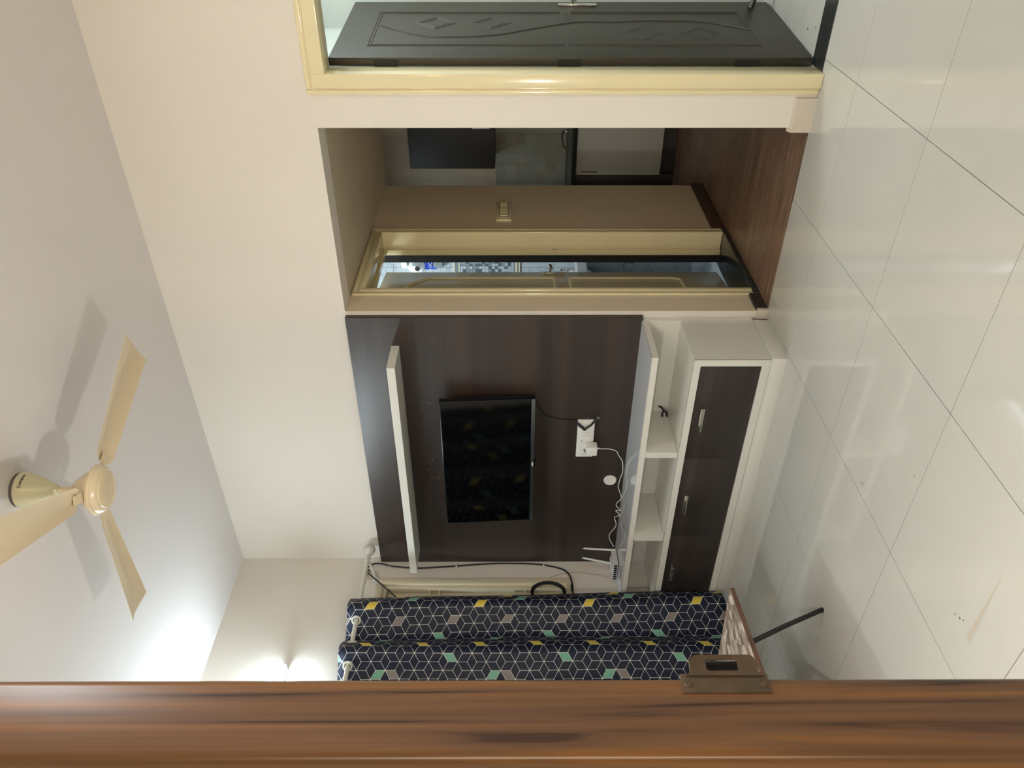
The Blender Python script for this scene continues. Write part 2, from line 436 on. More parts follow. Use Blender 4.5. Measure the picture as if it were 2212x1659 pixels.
yy = WY+.006; r = 0
while yy < 5.95:
    w_ = .098; off = random.choice([0, .35, .7]); x = -2.9-off*.5
    for L_ in (1.05, .9, .8):
        a_, b_ = max(x, -3.0), min(x+L_, -.99)
        if b_-a_ > .05 and not (yy < 4.6 and b_ < -2.0):
            if yy < 4.6: a_ = max(a_, -1.995)
            piece('plank', a_+.0008, b_-.0008, yy+.0007, yy+w_-.0007, -.004, 0, random.choice(['plank', 'plank', 'plank_b']), kf)
        x += L_
    if x < -.99: piece('plank', max(x, -1.995)+.0008, -.99, yy+.0007, yy+w_-.0007, -.004, 0, 'plank', kf)
    yy += w_
S(box('baseboard_passage', -2.0, -1.988, DY1-.002, 4.915, 0, .083, 'skirt', bev=.002))
bm = bmesh.new()
prism(bm, [(WY+.004, 0), (WY+.004, .040), (WY+.02, .055), (WY+.05, .058), (DY0, .055), (DY0, 0)], 'x', -2.0, -1.986)
S(link('baseboard_corner_dark', bm, 'black_granite'))
S(box('trim_2', -2.20, -1.982, DY0, DY1, 0, .030, 'black_granite', bev=.003))   # granite sill

# --- kitchen beyond
kw = S(box('wall_kitchen', -3.2, -.97, 6.4, 6.5, 0, CZ, 'kitchen_wall'))
S(box('wall_kitchen_left', -3.3, -3.2, 4.8, 6.5, 0, CZ, 'kitchen_wall'))
S(box('ceiling_kitchen', -3.3, -.9, 4.91, 6.5, CZ-.1, CZ, 'kitchen_wall'))
ks = .085
for i in range(17):
    for j in range(7):
        x0 = -2.75+i*ks; z0 = .805+j*ks
        m_ = random.choice(['kitchen_tile', 'kitchen_tile', 'kitchen_tile_b', 'kitchen_tile_c'])
        piece('tile', x0+.0006, x0+ks-.0006, 6.392, 6.4, z0+.0006, z0+ks-.0006, m_, kw)

# --- bathroom
BW = 4.57
bf = S(box('floor_bathroom', -3.6, -2.13, WY+.13, BW, -.05, -.004, 'grout'))
for i in range(5):
    for j in range(4):
        x0 = -3.6+i*.294; y0 = WY+.13+j*.285
        piece('tile', x0+.001, x0+.293, y0+.001, y0+.284, -.004, 0, 'marble', bf)
bw = S(box('wall_bathroom', -3.6, -2.13, BW, BW+.1, 0, 2.5, 'grout'))
zr = [0, .30, .60, .862, 1.132, 1.205]
def brow(z0, z1, mat, n=5, x0=-3.6, x1=-2.131):
    for i in range(n):
        a_ = x0+(x1-x0)*i/n; b_ = x0+(x1-x0)*(i+1)/n
        piece('tile', a_+.0008, b_-.0008, BW-.008, BW, z0+.0008, z1-.0008, mat, bw)
brow(0, .08, 'marble'); brow(.08, .47, 'marble_shaded'); brow(.47, .82, 'marble_shaded'); brow(.82, 1.205, 'marble')
brow(1.655, 2.05, 'marble'); brow(2.05, 2.5, 'marble')
# mosaic tile band, tesserae too small to pick apart
bm = bmesh.new()
ms = .0205; nx = 62; nz = 17
for i in range(nx):
    for j in range(nz):
        x0 = -3.4+i*ms; z0 = 1.252+j*.0212
        rv = random.random(); mi = 0 if rv < .25 else (1 if rv < .55 else 2)
        if j in (0, nz-1): mi = 2 if rv > .2 else 1
        abox(bm, x0+.0006, x0+ms-.0006, BW-.010, BW, z0+.0006, z0+.0206, 0, mi)
mo = link('mosaic', bm, ['mos_a', 'mos_b', 'mos_c'], bw); mo['kind'] = 'stuff'
for za, zb, mt in ((1.612, 1.655, 'cream_strip'), (1.622, 1.645, 'grey_lam'), (1.212, 1.248, 'cream_strip'), (1.226, 1.231, 'seam')):
    d_ = .014 if mt == 'cream_strip' else .016
    box('border_strip', -3.6, -2.131, BW-d_, BW, za, zb, mt, bw)
S(box('wall_bathroom_side', -3.7, -3.6, WY+.13, BW+.1, 0, 2.5, 'marble'))
S(box('ceiling_bathroom', -3.7, -2.13, WY+.13, BW+.1, 2.5, 2.55, 'ceil'))
S(box('wall_bathroom_near', -3.6, -2.13, WY+.131, WY+.14, 0, 2.5, 'marble'))
bm = bmesh.new(); abox(bm, -2.14, -2.131, DY1, BW, 0, 2.5); abox(bm, -2.14, -2.131, WY+.14, DY0, 0, 2.5); abox(bm, -2.14, -2.131, DY0, DY1, 2.1, 2.5)
S(link('wall_bathroom_door_side', bm, 'marble'))

# --- side room behind the dark door
sf = S(box('floor_side_room', -.97, .9, WY+.13, 4.28, -.05, -.004, 'grout'))
for i in range(4):
    for j in range(2):
        x0 = -.97+i*.467; y0 = WY+.13+j*.425
        piece('tile', x0+.001, x0+.466, y0+.001, y0+.424, -.004, 0, 'tile2', sf)
S(box('wall_side_room', -.97, .9, 4.28, 4.36, 0, CZ, 'side_wall'))
S(box('wall_side_room_right', .9, 1.0, WY+.13, 4.36, 0, CZ, 'side_wall'))
S(box('wall_side_room_left', -.97, -.90, WY+.13, 4.28, 0, CZ, 'side_wall'))
S(box('ceiling_side_room', -.97, .9, WY+.13, 4.36, CZ-.15, CZ, 'side_wall'))
S(box('trim_3', -.86, -.02, WY+.002, WY+.128, -.004, .004, 'black_granite'))      # door sill

# --- cream frame of the side-room door (head + stiles, stepped section)
def frame_u(name, x0, x1, z1, secs, mat):
    """secs: (inset0, inset1, y0, y1, bevel) — one U of stile+stile+head per step"""
    root = S(empty(name, ((x0+x1)/2, WY, 0)))
    for (i0, i1, y0, y1, bv) in secs:
        bm = bmesh.new()
        abox(bm, x0+i0, x0+i1, y0, y1, 0.0, z1-i0, bv)
        abox(bm, x1-i1, x1-i0, y0, y1, 0.0, z1-i0, bv)
        abox(bm, x0+i1*.98, x1-i1*.98, y0, y1, z1-i1, z1-i0, bv)
        link('casing', bm, mat, root, smooth=True)
    return root
frame_u('trim_4', -.948, .06, 2.122, [(.0, .022, 3.286, 3.302, .006), (.018, .034, 3.290, 3.302, .003), (.030, .088, 3.272, 3.372, .005), (.030, .079, 3.371, 3.43, .001)], 'gloss_cream')

# --- cream frame of the bathroom door (in the passage wall)
root = S(empty('trim_5', (-2.0, (DY0+DY1)/2, 0)))
for (i0, i1, xa, xb, bv, mt) in [(.0, .020, -2.0, -1.988, .004, 'gloss_cream'), (.018, .036, -2.0, -1.994, .002, 'gloss_cream'), (.034, .062, -2.13, -1.986, .004, 'gloss_cream'), (.060, .074, -2.13, -2.095, .002, 'gloss_cream')]:
    bm = bmesh.new()
    abox(bm, xa, xb, DY0+i0, DY0+i1, .03, 2.092-i0, bv); abox(bm, xa, xb, DY1-i1, DY1-i0, .03, 2.092-i0, bv)
    abox(bm, xa, xb, DY0+i1*.98, DY1-i1*.98, 2.092-i1, 2.092-i0, bv)
    link('casing', bm, mt, root, smooth=True)
box('black_strip', -2.192, -2.131, DY1-.045, DY1-.01, .03, 2.05, 'dark_hole', root)  # plain black strip along the rear edge of the far jamb
# latch keep on the far jamb
bm = bmesh.new(); abox(bm, -2.112, -2.088, DY1-.0655, DY1-.062, .985, 1.045, .001)
link('latch_keep', bm, 'chrome', root)
box('keep_slot', -2.104, -2.092, DY1-.0665, DY1-.065, 1.0, 1.03, 'dark_hole', root)

# --- window in the left wall
wn = S(empty('window_1', (LX, (WY0+WY1)/2, WZ0)))
def wframe(name, x0, x1, i0, i1, mat, bv=.003):
    bm = bmesh.new()
    a0, a1, b0, b1 = WY0+i0, WY1-i0, WZ0+i0, WZ1-i0
    c0, c1, d0, d1 = WY0+i1, WY1-i1, WZ0+i1, WZ1-i1
    abox(bm, x0, x1, a0, c0, b0, b1, bv); abox(bm, x0, x1, c1, a1, b0, b1, bv)
    abox(bm, x0, x1, c0, c1, b0, d0, bv); abox(bm, x0, x1, c0, c1, d1, b1, bv)
    return link(name, bm, mat, wn, smooth=True)
wframe('window_frame', LX-.10, LX+.012, -.002, .042, 'win_frame')
wframe('window_frame', LX-.09, LX-.004, .040, .068, 'win_frame')
mid = (WY0+WY1)/2
for k, (ya, yb, xo) in enumerate(((WY0+.068, mid+.02, -.075), (mid-.02, WY1-.068, -.055))):
    bm = bmesh.new(); za, zb = WZ0+.068, WZ1-.068; s_ = .035
    abox(bm, LX+xo-.012, LX+xo+.012, ya, ya+s_, za, zb, .002); abox(bm, LX+xo-.012, LX+xo+.012, yb-s_, yb, za, zb, .002)
    abox(bm, LX+xo-.012, LX+xo+.012, ya+s_, yb-s_, za, za+s_, .002); abox(bm, LX+xo-.012, LX+xo+.012, ya+s_, yb-s_, zb-s_, zb, .002)
    sh = link('sash', bm, 'win_frame', wn, smooth=True)
    box('pane', LX+xo-.003, LX+xo+.003, ya+s_-.004, yb-s_+.004, za+s_-.004, zb-s_+.004, 'glass', sh)
for z_ in (1.775, 1.716, 1.256, 1.192):
    box('grill_bar', LX-.034, LX-.020, WY0+.06, WY1-.06, z_-.006, z_+.006, 'win_frame', wn)

# --- teak door frame beside the camera
jx, jy0, jy1 = -.557, .2905, .358
jb = S(empty('trim_6', (-.6, .32, 0)))
bm = bmesh.new()
abox(bm, jx-.14, jx, jy0, jy1, 0, 2.13, .008, seg=6)
link('jamb', bm, 'jamb', jb, smooth=True)
bm = bmesh.new(); abox(bm, .36, .50, jy0, jy1, 0, 2.13, .006, seg=4); link('jamb', bm, 'jamb', jb, smooth=True)
bm = bmesh.new(); abox(bm, jx, .36, jy0, jy1, 2.06, 2.13, .006, seg=4); link('head', bm, 'jamb', jb, smooth=True)

# ================================================================== THINGS
# --- metal strike plate on the jamb
sp = empty('strike_plate', (jx, jy1, 1.112), 'aged metal strike plate with two screws and a slotted lip on the brown wooden jamb', 'strike plate')
box('plate', jx-.001, jx+.0016, .3425, jy1+.001, 1.0775, 1.1475, 'brass', sp, .0006)
# lip: rounded plate with a square hole, standing beyond the jamb edge
def lip():
    bm = bmesh.new(); r_ = .007; z0, z1, y0, y1 = 1.084, 1.139, jy1-.0015, .3735
    out = []
    out.append((y0, z0-.004)); out.append((y0+.003, z0))
    for k in range(5):
        a_ = k/4*PI/2; out.append((y1-r_+r_*math.sin(a_), z0+r_-r_*math.cos(a_)))
    for k in range(5):
        a_ = k/4*PI/2; out.append((y1-r_+r_*math.cos(a_), z1-r_+r_*math.sin(a_)))
    out.append((y0+.003, z1)); out.append((y0, z1+.004))
    hy0, hy1, hz0, hz1 = .3605, .3695, 1.100, 1.1255
    # ring of quads between the outline and the hole, then extruded
    cy, cz = (hy0+hy1)/2, (hz0+hz1)/2
    def onhole(p):
        dy, dz = p[0]-cy, p[1]-cz
        k = min((hy1-cy)/abs(dy) if dy else 9e9, (hz1-cz)/abs(dz) if dz else 9e9)
        return (cy+dy*k, cz+dz*k)
    # add outline samples that line up with the hole's corners
    xs_ = lambda p: jx+.0008+.0035*((p[0]-jy1)/.016)**2*(1 if p[0] > jy1 else 0)
    ring = []
    for a_, b_ in zip(out, out[1:]+out[:1]):
        for k in range(6): ring.append((a_[0]+(b_[0]-a_[0])*k/6, a_[1]+(b_[1]-a_[1])*k/6))
    for th in (0, .0014):
        pass
    A = [bm.verts.new((xs_(p)+.0008, p[0], p[1])) for p in ring]
    Bv = [bm.verts.new((xs_(onhole(p))+.0008, *onhole(p))) for p in ring]
    n = len(ring); fs = []
    for i in range(n):
        vs = (A[i], A[(i+1) % n], Bv[(i+1) % n], Bv[i])
        try: fs.append(bm.faces.new(vs))
        except ValueError: pass
    bmesh.ops.recalc_face_normals(bm, faces=bm.faces)
    bmesh.ops.solidify(bm, geom=bm.faces[:], thickness=.0016)
    return bm
link('lip', lip(), 'brass', sp, smooth=True)
box('slot_backing', jx-.0030, jx-.0002, .3590, .3712, 1.098, 1.1275, 'dark_hole', sp)
for z_ in (1.0825, 1.1425):
    bm = bmesh.new(); lathe(bm, [(0, .0022), (.0024, .002), (.003, .0008), (.003, 0)], 0, 0, 16, 0, Matrix.Translation((jx+.001, .3495, z_)) @ Matrix.Rotation(PI/2, 4, 'Y'))
    link('screw', bm, 'brass', sp, smooth=True)

# --- dark panelled door
A_ = Vector((-.833, 3.418, 0)); B_ = Vector((-.760, 4.192, 0)); e_ = (B_-A_).normalized(); nrm = Vector((e_.y, -e_.x, 0)); LW = (B_-A_).length
TD = Matrix(((e_.x, nrm.x, 0, A_.x), (e_.y, nrm.y, 0, A_.y), (0, 0, 1, 0), (0, 0, 0, 1)))   # local: x along leaf, y out of its visible face, z up
dd = S(empty('door_1', (A_.x, A_.y, 0)))
box('leaf', 0, LW, -.034, 0, .012, 2.042, 'door_dark', dd, .0015, TD)
def strip(bm, p, q, w_=.006, h=.0025):
    p = Vector((p[0], 0, p[1])); q = Vector((q[0], 0, q[1])); d = (q-p).normalized(); s = Vector((-d.z, 0, d.x))*w_/2
    c = [p+s, q+s, q-s, p-s]; top = [p+s*.3, q+s*.3, q-s*.3, p-s*.3]
    lo = [bm.verts.new((v.x, -.0005, v.z)) for v in c]; hi = [bm.verts.new((v.x, h, v.z)) for v in top]
    for i in range(4): bm.faces.new((lo[i], lo[(i+1) % 4], hi[(i+1) % 4], hi[i]))
    bm.faces.new(hi)
def ornament(name, segs, w_=.007, mat='door_ridge', h=.003):
    bm = bmesh.new()
    for p, q in segs: strip(bm, p, q, w_, h)
    bmesh.ops.transform(bm, matrix=TD, verts=bm.verts)
    return link(name, bm, mat, dd)
x0, x1 = .145, .613
for o_ in (0, .013):
    ornament('panel_moulding', [((x0+o_, .185+o_), (x0+o_, .99)), ((x1-o_, .185+o_), (x1-o_, .99)), ((x0+o_, .185+o_), (x1-o_, .185+o_))], .006)
    ornament('panel_moulding', [((x0+o_, 1.897-o_), (x0+o_, 1.04)), ((x1-o_, 1.897-o_), (x1-o_, 1.04)), ((x0+o_, 1.897-o_), (x1-o_, 1.897-o_))], .006)
for dz_ in (0, .012):
    ornament('cross_ridge', [((.155, 1.008+dz_), (.235, 1.008+dz_)), ((.5, 1.008+dz_), (.60, 1.008+dz_))], .005)
def diamond(c, rx, rz, name='diamond_moulding'):
    for k in (1, .72):
        P = [(c[0]+rx*k, c[1]), (c[0], c[1]-rz*k), (c[0]-rx*k, c[1]), (c[0], c[1]+rz*k)]
        ornament(name, list(zip(P, P[1:]+P[:1])), .014 if k == 1 else .008, h=.0028 if k == 1 else .0015)
diamond((.453, 1.62), .082, .088); diamond((.451, 1.366), .082, .086)
diamond((.31, .68), .08, .085); diamond((.31, .42), .08, .085)
cv = [(.412, 1.87), (.328, 1.774), (.273, 1.671), (.255, 1.561), (.282, 1.345), (.375, 1.16), (.461, .969), (.365+.1, .80), (.481, .624), (.462, .374), (.356, .19)]
cv = [(p.x, p.y) for p in smoothpath([(a, b, 0) for a, b in cv], 6)]
ornament('curved_moulding', list(zip(cv, cv[1:])), .007, h=.004)
# handle set near the free edge
box('handle_plate', .708, .742, 0, .006, .855, 1.045, 'chrome', dd, .002, TD)
bm = bmesh.new(); tube(bm, [(.725, .005, .975), (.725, .045, .975)], .009, 12); tube(bm, [(.725, .045, .975), (.70, .050, .972), (.62, .052, .970)], [.0095, .009, .008], 12)
bmesh.ops.transform(bm, matrix=TD, verts=bm.verts); link('lever', bm, 'chrome', dd, smooth=True)
bm = bmesh.new(); tube(bm, [(.69, .0, .11), (.69, .03, .10), (.69, .075, .085)], [.016, .010, .012], 12)
bmesh.ops.transform(bm, matrix=TD, verts=bm.verts); link('door_stopper', bm, 'black_metal', dd, smooth=True)
for z_ in (.28, 1.03, 1.80):
    box('hinge', -.002, .0005, -.036, -.008, z_-.05, z_+.05, 'black_metal', dd, 0, TD)

# --- cream bathroom door, ajar
A2 = Vector((-2.128, 3.535, 0)); B2 = Vector((-2.234, 4.142, 0)); e2 = (B2-A2).normalized(); n2 = Vector((e2.y, -e2.x, 0)); L2 = (B2-A2).length
T2 = Matrix(((e2.x, n2.x, 0, A2.x), (e2.y, n2.y, 0, A2.y), (0, 0, 1, 0), (0, 0, 0, 1)))
d2 = S(empty('door_2', (A2.x, A2.y, 0)))
box('leaf', 0, L2, -.03, 0, .035, 2.025, 'leaf_cream', d2, .002, T2)
for (za, zb) in ((.28, .93), (1.02, 1.88)):
    bm = bmesh.new(); xa, xb = .12, L2-.11
    if za > 1:
        P = [(xa, za), (xb, za), (xb, zb-.12)]+[(xb+(xa-xb)*k/8, zb-.12+.12*math.sin(PI*k/8)) for k in range(1, 8)]+[(xa, zb-.12)]
    else: P = [(xa+.03, za), (xb-.03, za), (xb, za+.05), (xb, zb), (xa, zb), (xa, za+.05)]
    for p, q in zip(P, P[1:]+P[:1]): strip(bm, p, q, .022, .006)
    bmesh.ops.transform(bm, matrix=T2, verts=bm.verts)
    link('panel_moulding', bm, 'gloss_cream', d2)
box('handle_plate', L2-.040, L2-.008, 0, .008, .955, 1.09, 'chrome', d2, .002, T2)
bm = bmesh.new(); tube(bm, [(L2-.02, .0, 1.04), (L2-.02, .05, 1.04)], .008, 12); tube(bm, [(L2-.02, .05, 1.04), (L2-.1, .055, 1.035)], .008, 12)
tube(bm, [(L2-.02, -.03, 1.04), (L2-.02, -.075, 1.04)], .008, 12)
bmesh.ops.transform(bm, matrix=T2, verts=bm.verts); link('lever', bm, 'chrome', d2, smooth=True)

# --- dark wall panel behind the TV
wp = empty('wall_panel', (-2.92, 3.285, .62), 'tall dark wenge laminate wall panel mounted behind the television', 'wall panel')
bm = bmesh.new(); abox(bm, LX+.003, -2.018, 3.268, WY-.001, .62, 2.098, .0008)
link('board', bm, 'wenge', wp)
# faint floral print on it, beside the TV's top edge
bm = bmesh.new()
def leafshape(x, z, L_, ang, mi=0):
    pts = [(-.5, 0), (-.2, .22), (.15, .25), (.5, 0), (.15, -.22), (-.2, -.2)]
    vs = []
    for p in pts:
        a_ = p[0]*L_; b_ = p[1]*L_*.8
        vs.append(bm.verts.new((x+a_*math.cos(ang)-b_*math.sin(ang), 3.2674, z+a_*math.sin(ang)+b_*math.cos(ang))))
    bm.faces.new(vs).material_index = mi
rnd = random.Random(3)
for (cx_, cz_, n_) in ((-3.05, 1.72, 10), (-3.3, 1.69, 8), (-2.62, 1.72, 4), (-3.2, 1.76, 4)):
    for k in range(n_): leafshape(cx_+rnd.uniform(-.09, .09), cz_+rnd.uniform(-.035, .045), rnd.uniform(.02, .045), rnd.uniform(0, 6.28), rnd.choice((0, 1)))
link('floral_print', bm, ['decal', 'decal_d'], wp)

# --- television
tv = empty('television', (-2.93, 3.24, 1.39), 'flat black wide television hung on the dark wall panel', 'television')
def TVT(x0, x1, y0, y1, z0, z1):
    pass
tz0, tz1 = 1.148, 1.652; tilt = math.atan(.028/.5)
TT = Matrix.Translation((0, 3.20, tz0)) @ Matrix.Rotation(tilt, 4, 'X')
txa, txb = -3.378, -2.472
box('body', txa, txb, 0, .035, 0, .505, 'tv_black', tv, .003, TT)
box('screen', txa+.008, txb-.008, -.0012, 0, .022, .499, 'screen', tv, 0, TT)
bm = bmesh.new(); abox(bm, txa, txb, -.004, .002, 0, .018, .001, 0, TT); link('bottom_bezel', bm, 'silver', tv)
box('logo', -2.94, -2.915, -.0055, -.0038, .006, .013, 'white_plastic', tv, 0, TT)
box('sensor', -2.945, -2.91, -.003, .02, -.010, 0, 'tv_black', tv, .001, TT)
box('wall_bracket', -3.08, -2.78, 3.225, 3.268, 1.30, 1.52, 'black_metal', tv)

# --- floating shelf
sh = empty('floating_shelf', (-2.93, 3.17, 1.84), 'long white floating shelf on the dark panel above the television', 'shelf')
bm = bmesh.new(); abox(bm, -3.70, -2.182, 3.072, 3.268, 1.843, 1.884, .0008); link('board', bm, 'white_lam', sh)
for (a, b_) in (((-2.1815, 3.072), (-2.1805, 3.074)),):
    box('edge_seam', -2.1822, -2.1812, 3.0715, 3.0735, 1.843, 1.884, 'seam', sh)

# --- TV unit
un = empty('tv_unit', (-2.93, 3.1, 0), 'long low white TV cabinet with open niches and dark drawers under the television', 'cabinet')
ux0, ux1, uf = LX+.004, -2.033, 2.925
box('plinth', ux0, ux1+.001, uf+.004, 3.27, 0, .074, 'white_lam', un, .001)
bm = bmesh.new()
abox(bm, ux0, ux1, uf+.022, 3.297, .076, .094); abox(bm, ux0, ux1, uf+.022, 3.297, .414, .432)
abox(bm, ux1-.018, ux1, uf+.022, 3.297, .094, .414); abox(bm, ux0, ux0+.018, uf+.022, 3.297, .094, .414)
abox(bm, ux0+.018, ux1-.018, 3.285, 3.297, .094, .414)
link('carcass', bm, 'white_lam', un)
bm = bmesh.new(); fwid = .037
abox(bm, ux0, ux1, uf, uf+.022, .076, .112); abox(bm, ux0, ux1, uf, uf+.022, .397, .432)
abox(bm, ux1-fwid, ux1, uf, uf+.022, .112, .397); abox(bm, ux0, ux0+.03, uf, uf+.022, .112, .397)
link('face_frame', bm, 'white_lam', un)
box('edge_seam', ux0, ux1+.0004, uf-.0004, uf+.0012, .4312, .4326, 'seam', un)
box('edge_seam', ux1-.001, ux1+.0005, uf-.0005, uf+.0012, .076, .432, 'seam', un)
dx = [ux1-fwid, -2.643, -3.221, ux0+.03]
hx = [-2.375, -2.954, -3.53]
for k in range(3):
    a_, b_ = dx[k+1]+.0012, dx[k]-.0012
    dr = box('drawer', a_, b_, uf+.004, uf+.022, .1135, .3955, 'wenge_drawer', un, .0006)
    h_ = hx[k]; bm = bmesh.new()
    zc = .356
    tube(bm, [(h_-.058, uf+.004, zc), (h_-.058, uf-.022, zc)], .0045, 10); tube(bm, [(h_+.058, uf+.004, zc), (h_+.058, uf-.022, zc)], .0045, 10)
    abox(bm, h_-.073, h_+.073, uf-.028, uf-.020, zc-.010, zc+.010, .003)
    link('handle', bm, 'chrome', dr, smooth=True)
box('back_board', ux0, ux1, 3.2682, 3.299, .432, .6195, 'white_lam', un)
box('ledge', ux0, ux1-.002, 2.944, 3.267, .5935, .6235, 'white_lam', un)
box('ledge_top', ux0, ux1-.002, 2.944, 3.2678, .6236, .6256, 'white_lam_gloss', un)
box('edge_seam', ux0, ux1-.0015, 2.9435, 2.9447, .6234, .6244, 'seam', un)
box('edge_seam', ux1-.0025, ux1-.0012, 2.944, 3.267, .6234, .6244, 'seam', un)
for xa, xb in ((-2.645, -2.609), (-3.262, -3.226)):
    box('divider', xa, xb, 2.932, 3.267, .433, .593, 'white_lam', un)

# --- socket plate with switches
sk = empty('socket_plate', (-2.794, 3.262, .864), 'white socket and switch plate on the dark panel below the television', 'socket')
box('plate', -2.928, -2.661, 3.255, 3.268, .818, .912, 'white_plastic', sk, .005)
box('inner_frame', -2.912, -2.677, 3.2525, 3.2555, .828, .902, 'white_plastic', sk, .001)
for x_ in (-2.756, -2.781):
    box('rocker', x_-.011, x_+.011, 3.247, 3.253, .842, .888, 'white_plastic', sk, .0015)
for x_, z_ in ((-2.712, .852), (-2.712, .862), (-2.806, .884), (-2.868, .868)):
    bm = bmesh.new(); lathe(bm, [(0, 0), (.0028, 0), (.0028, .002), (0, .002)], 0, 0, 12, 0, Matrix.Translation((x_, 3.2535, z_)) @ Matrix.Rotation(PI/2, 4, 'X'))
    link('pin_hole', bm, 'dark_hole', sk)
# charger with cord
ch = empty('charger', (-2.84, 3.22, .84), 'white plug-in charger in the socket plate with a long white cord running to the router', 'charger')
box('adapter', -2.872, -2.812, 3.200, 3.251, .800, .862, 'white_plastic', ch, .005)
box('plug_face', -2.862, -2.822, 3.244, 3.253, .825, .885, 'white_plastic', ch, .004)
cp = [(-2.835, 3.222, .800), (-2.838, 3.222, .775), (-2.845, 3.23, .735), (-2.87, 3.24, .69), (-2.91, 3.25, .672), (-2.95, 3.255, .650), (-2.99, 3.258, .640), (-3.045, 3.255, .637), (-3.10, 3.262, .644), (-3.17, 3.262, .650), (-3.24, 3.245, .629), (-3.31, 3.26, .652), (-3.335, 3.235, .629), (-3.36, 3.26, .650), (-3.375, 3.235, .629), (-3.42, 3.26, .652), (-3.48, 3.25, .640), (-3.57, 3.25, .675), (-3.635, 3.22, .645)]
bm = bmesh.new(); tube(bm, smoothpath(cp, 5), .0026, 8); tube(bm, [(-2.835, 3.222, .802), (-2.836, 3.222, .782)], [.005, .0035], 10)
link('cord', bm, 'white_plastic', ch, smooth=True)
# black lead tucked round the plate
bl = empty('black_power_lead', (-2.68, 3.25, .86), 'black cable with a small two-pin plug hooked over the right of the socket plate', 'cable')
bm = bmesh.new(); tube(bm, smoothpath([(-2.675, 3.25, .915), (-2.69, 3.242, .90), (-2.70, 3.238, .885), (-2.712, 3.236, .872), (-2.70, 3.236, .865), (-2.685, 3.238, .845), (-2.665, 3.24, .828)], 4), [.006]*2+[.0085]*10+[.0055]*13, 10)
link('cable', bm, 'black_plastic', bl, smooth=True)
bm = bmesh.new(); tube(bm, [(-2.668, 3.24, .832), (-2.655, 3.24, .820), (-2.640, 3.24, .812)], [.006, .009, .010], 12); link('plug', bm, 'black_plastic', bl, smooth=True)
for dz_ in (.005, -.005):
    bm = bmesh.new(); tube(bm, [(-2.640, 3.238, .812+dz_), (-2.622, 3.238, .803+dz_)], .0022, 8); link('pin', bm, 'chrome', bl, smooth=True)
sb = empty('black_cable_stub', (-2.88, 3.245, .855), 'short black cable end sticking from the left of the socket plate', 'cable')
bm = bmesh.new(); tube(bm, [(-2.868, 3.252, .868), (-2.868, 3.244, .868), (-2.874, 3.238, .862), (-2.902, 3.236, .840)], .0032, 8); link('cable', bm, 'black_plastic', sb, smooth=True)
bm = bmesh.new(); tube(bm, smoothpath([(-2.50, 3.264, 1.16), (-2.62, 3.264, 1.10), (-2.66, 3.264, 1.02), (-2.67, 3.262, .915)], 5), .003, 8)
tag(link('tv_cable', bm, 'black_plastic', None, smooth=True), 'thin black cable dropping from the television to the socket plate', 'cable')
# round cover
bm = bmesh.new(); lathe(bm, [(0, .006), (.028, .006), (.031, .0085), (.036, .006), (.0375, 0), (0, 0)], 0, 0, 40, 0, Matrix.Translation((-3.118, 3.268, .702)) @ Matrix.Rotation(PI/2, 4, 'X'))
tag(link('round_cover_plate', bm, 'white_plastic', None, smooth=True), 'round white cover plate on the dark panel just above the ledge', 'cover plate')

# --- black cable end hanging in the right niche
bm = bmesh.new()
tube(bm, [(-2.604+.030*math.cos(k*PI/10), 3.225, .454+.0125*math.sin(k*PI/10)+.004*math.cos(k*PI/10)) for k in range(20)], .0055, 10, closed=True)
tube(bm, smoothpath([(-2.632, 3.222, .450), (-2.655, 3.215, .446), (-2.680, 3.205, .443)], 4), .0055, 10)
tube(bm, smoothpath([(-2.575, 3.226, .458), (-2.57, 3.25, .47), (-2.575, 3.267, .48)], 4), .005, 10)
tag(link('cable_loop', bm, 'black_plastic', None, smooth=True), 'black cable looped out of the back of the open niche beside the divider', 'cable')

# --- router
ro = empty('wifi_router', (-3.725, 3.155, .626), 'white wifi router with two upright aerials on the left end of the ledge', 'router')
bm = bmesh.new(); prism(bm, [(-3.80, .630), (-3.795, .656), (-3.66, .660), (-3.65, .654), (-3.648, .630)], 'y', 3.095, 3.212); link('body', bm, 'white_grey_plastic', ro)
box('top_ridge', -3.735, -3.715, 3.097, 3.21, .6585, .6635, 'white_plastic', ro, .001)
box('foot_strip', -3.79, -3.655, 3.10, 3.207, .626, .630, 'black_plastic', ro)
for k in range(7):
    box('vent_slot', -3.790+k*.0195, -3.776+k*.0195, 3.0935, 3.096, .634, .652, 'dark_hole', ro)
for (bx, by, tx) in ((-3.636, 3.195, -3.622), (-3.762, 3.20, -3.715)):
    bm = bmesh.new(); tube(bm, [(bx, by, .64), (bx, by, .665), ((bx+tx)/2, by, .745), (tx, by, .825), (tx-.001, by, .838)], [.007, .0075, .0065, .006, .002], 10); link('aerial', bm, 'white_plastic', ro, smooth=True)

# --- switch plate in the passage
ss = empty('switch_plate', (-2.0, 4.48, 1.317), 'cream switch plate with rockers on the passage wall beyond the bathroom door', 'switch')
box('plate', -2.0, -1.986, 4.345, 4.618, 1.270, 1.364, 'gloss_cream', ss, .006)
box('inner_frame', -1.987, -1.984, 4.375, 4.588, 1.283, 1.351, 'leaf_cream', ss, .001)
for k in range(6):
    bm = bmesh.new(); ya = 4.392+k*.031; sgn = 1 if k % 3 else -1
    prism(bm, [(ya, -1.984), (ya+.027, -1.984), (ya+.027, -1.984+(.007 if sgn > 0 else .002)), (ya, -1.984+(.002 if sgn > 0 else .007))], 'z', 1.294, 1.340)
    for v in bm.verts: v.co = Vector((v.co.y, v.co.x, v.co.z))
    link('rocker', bm, 'gloss_cream', ss)

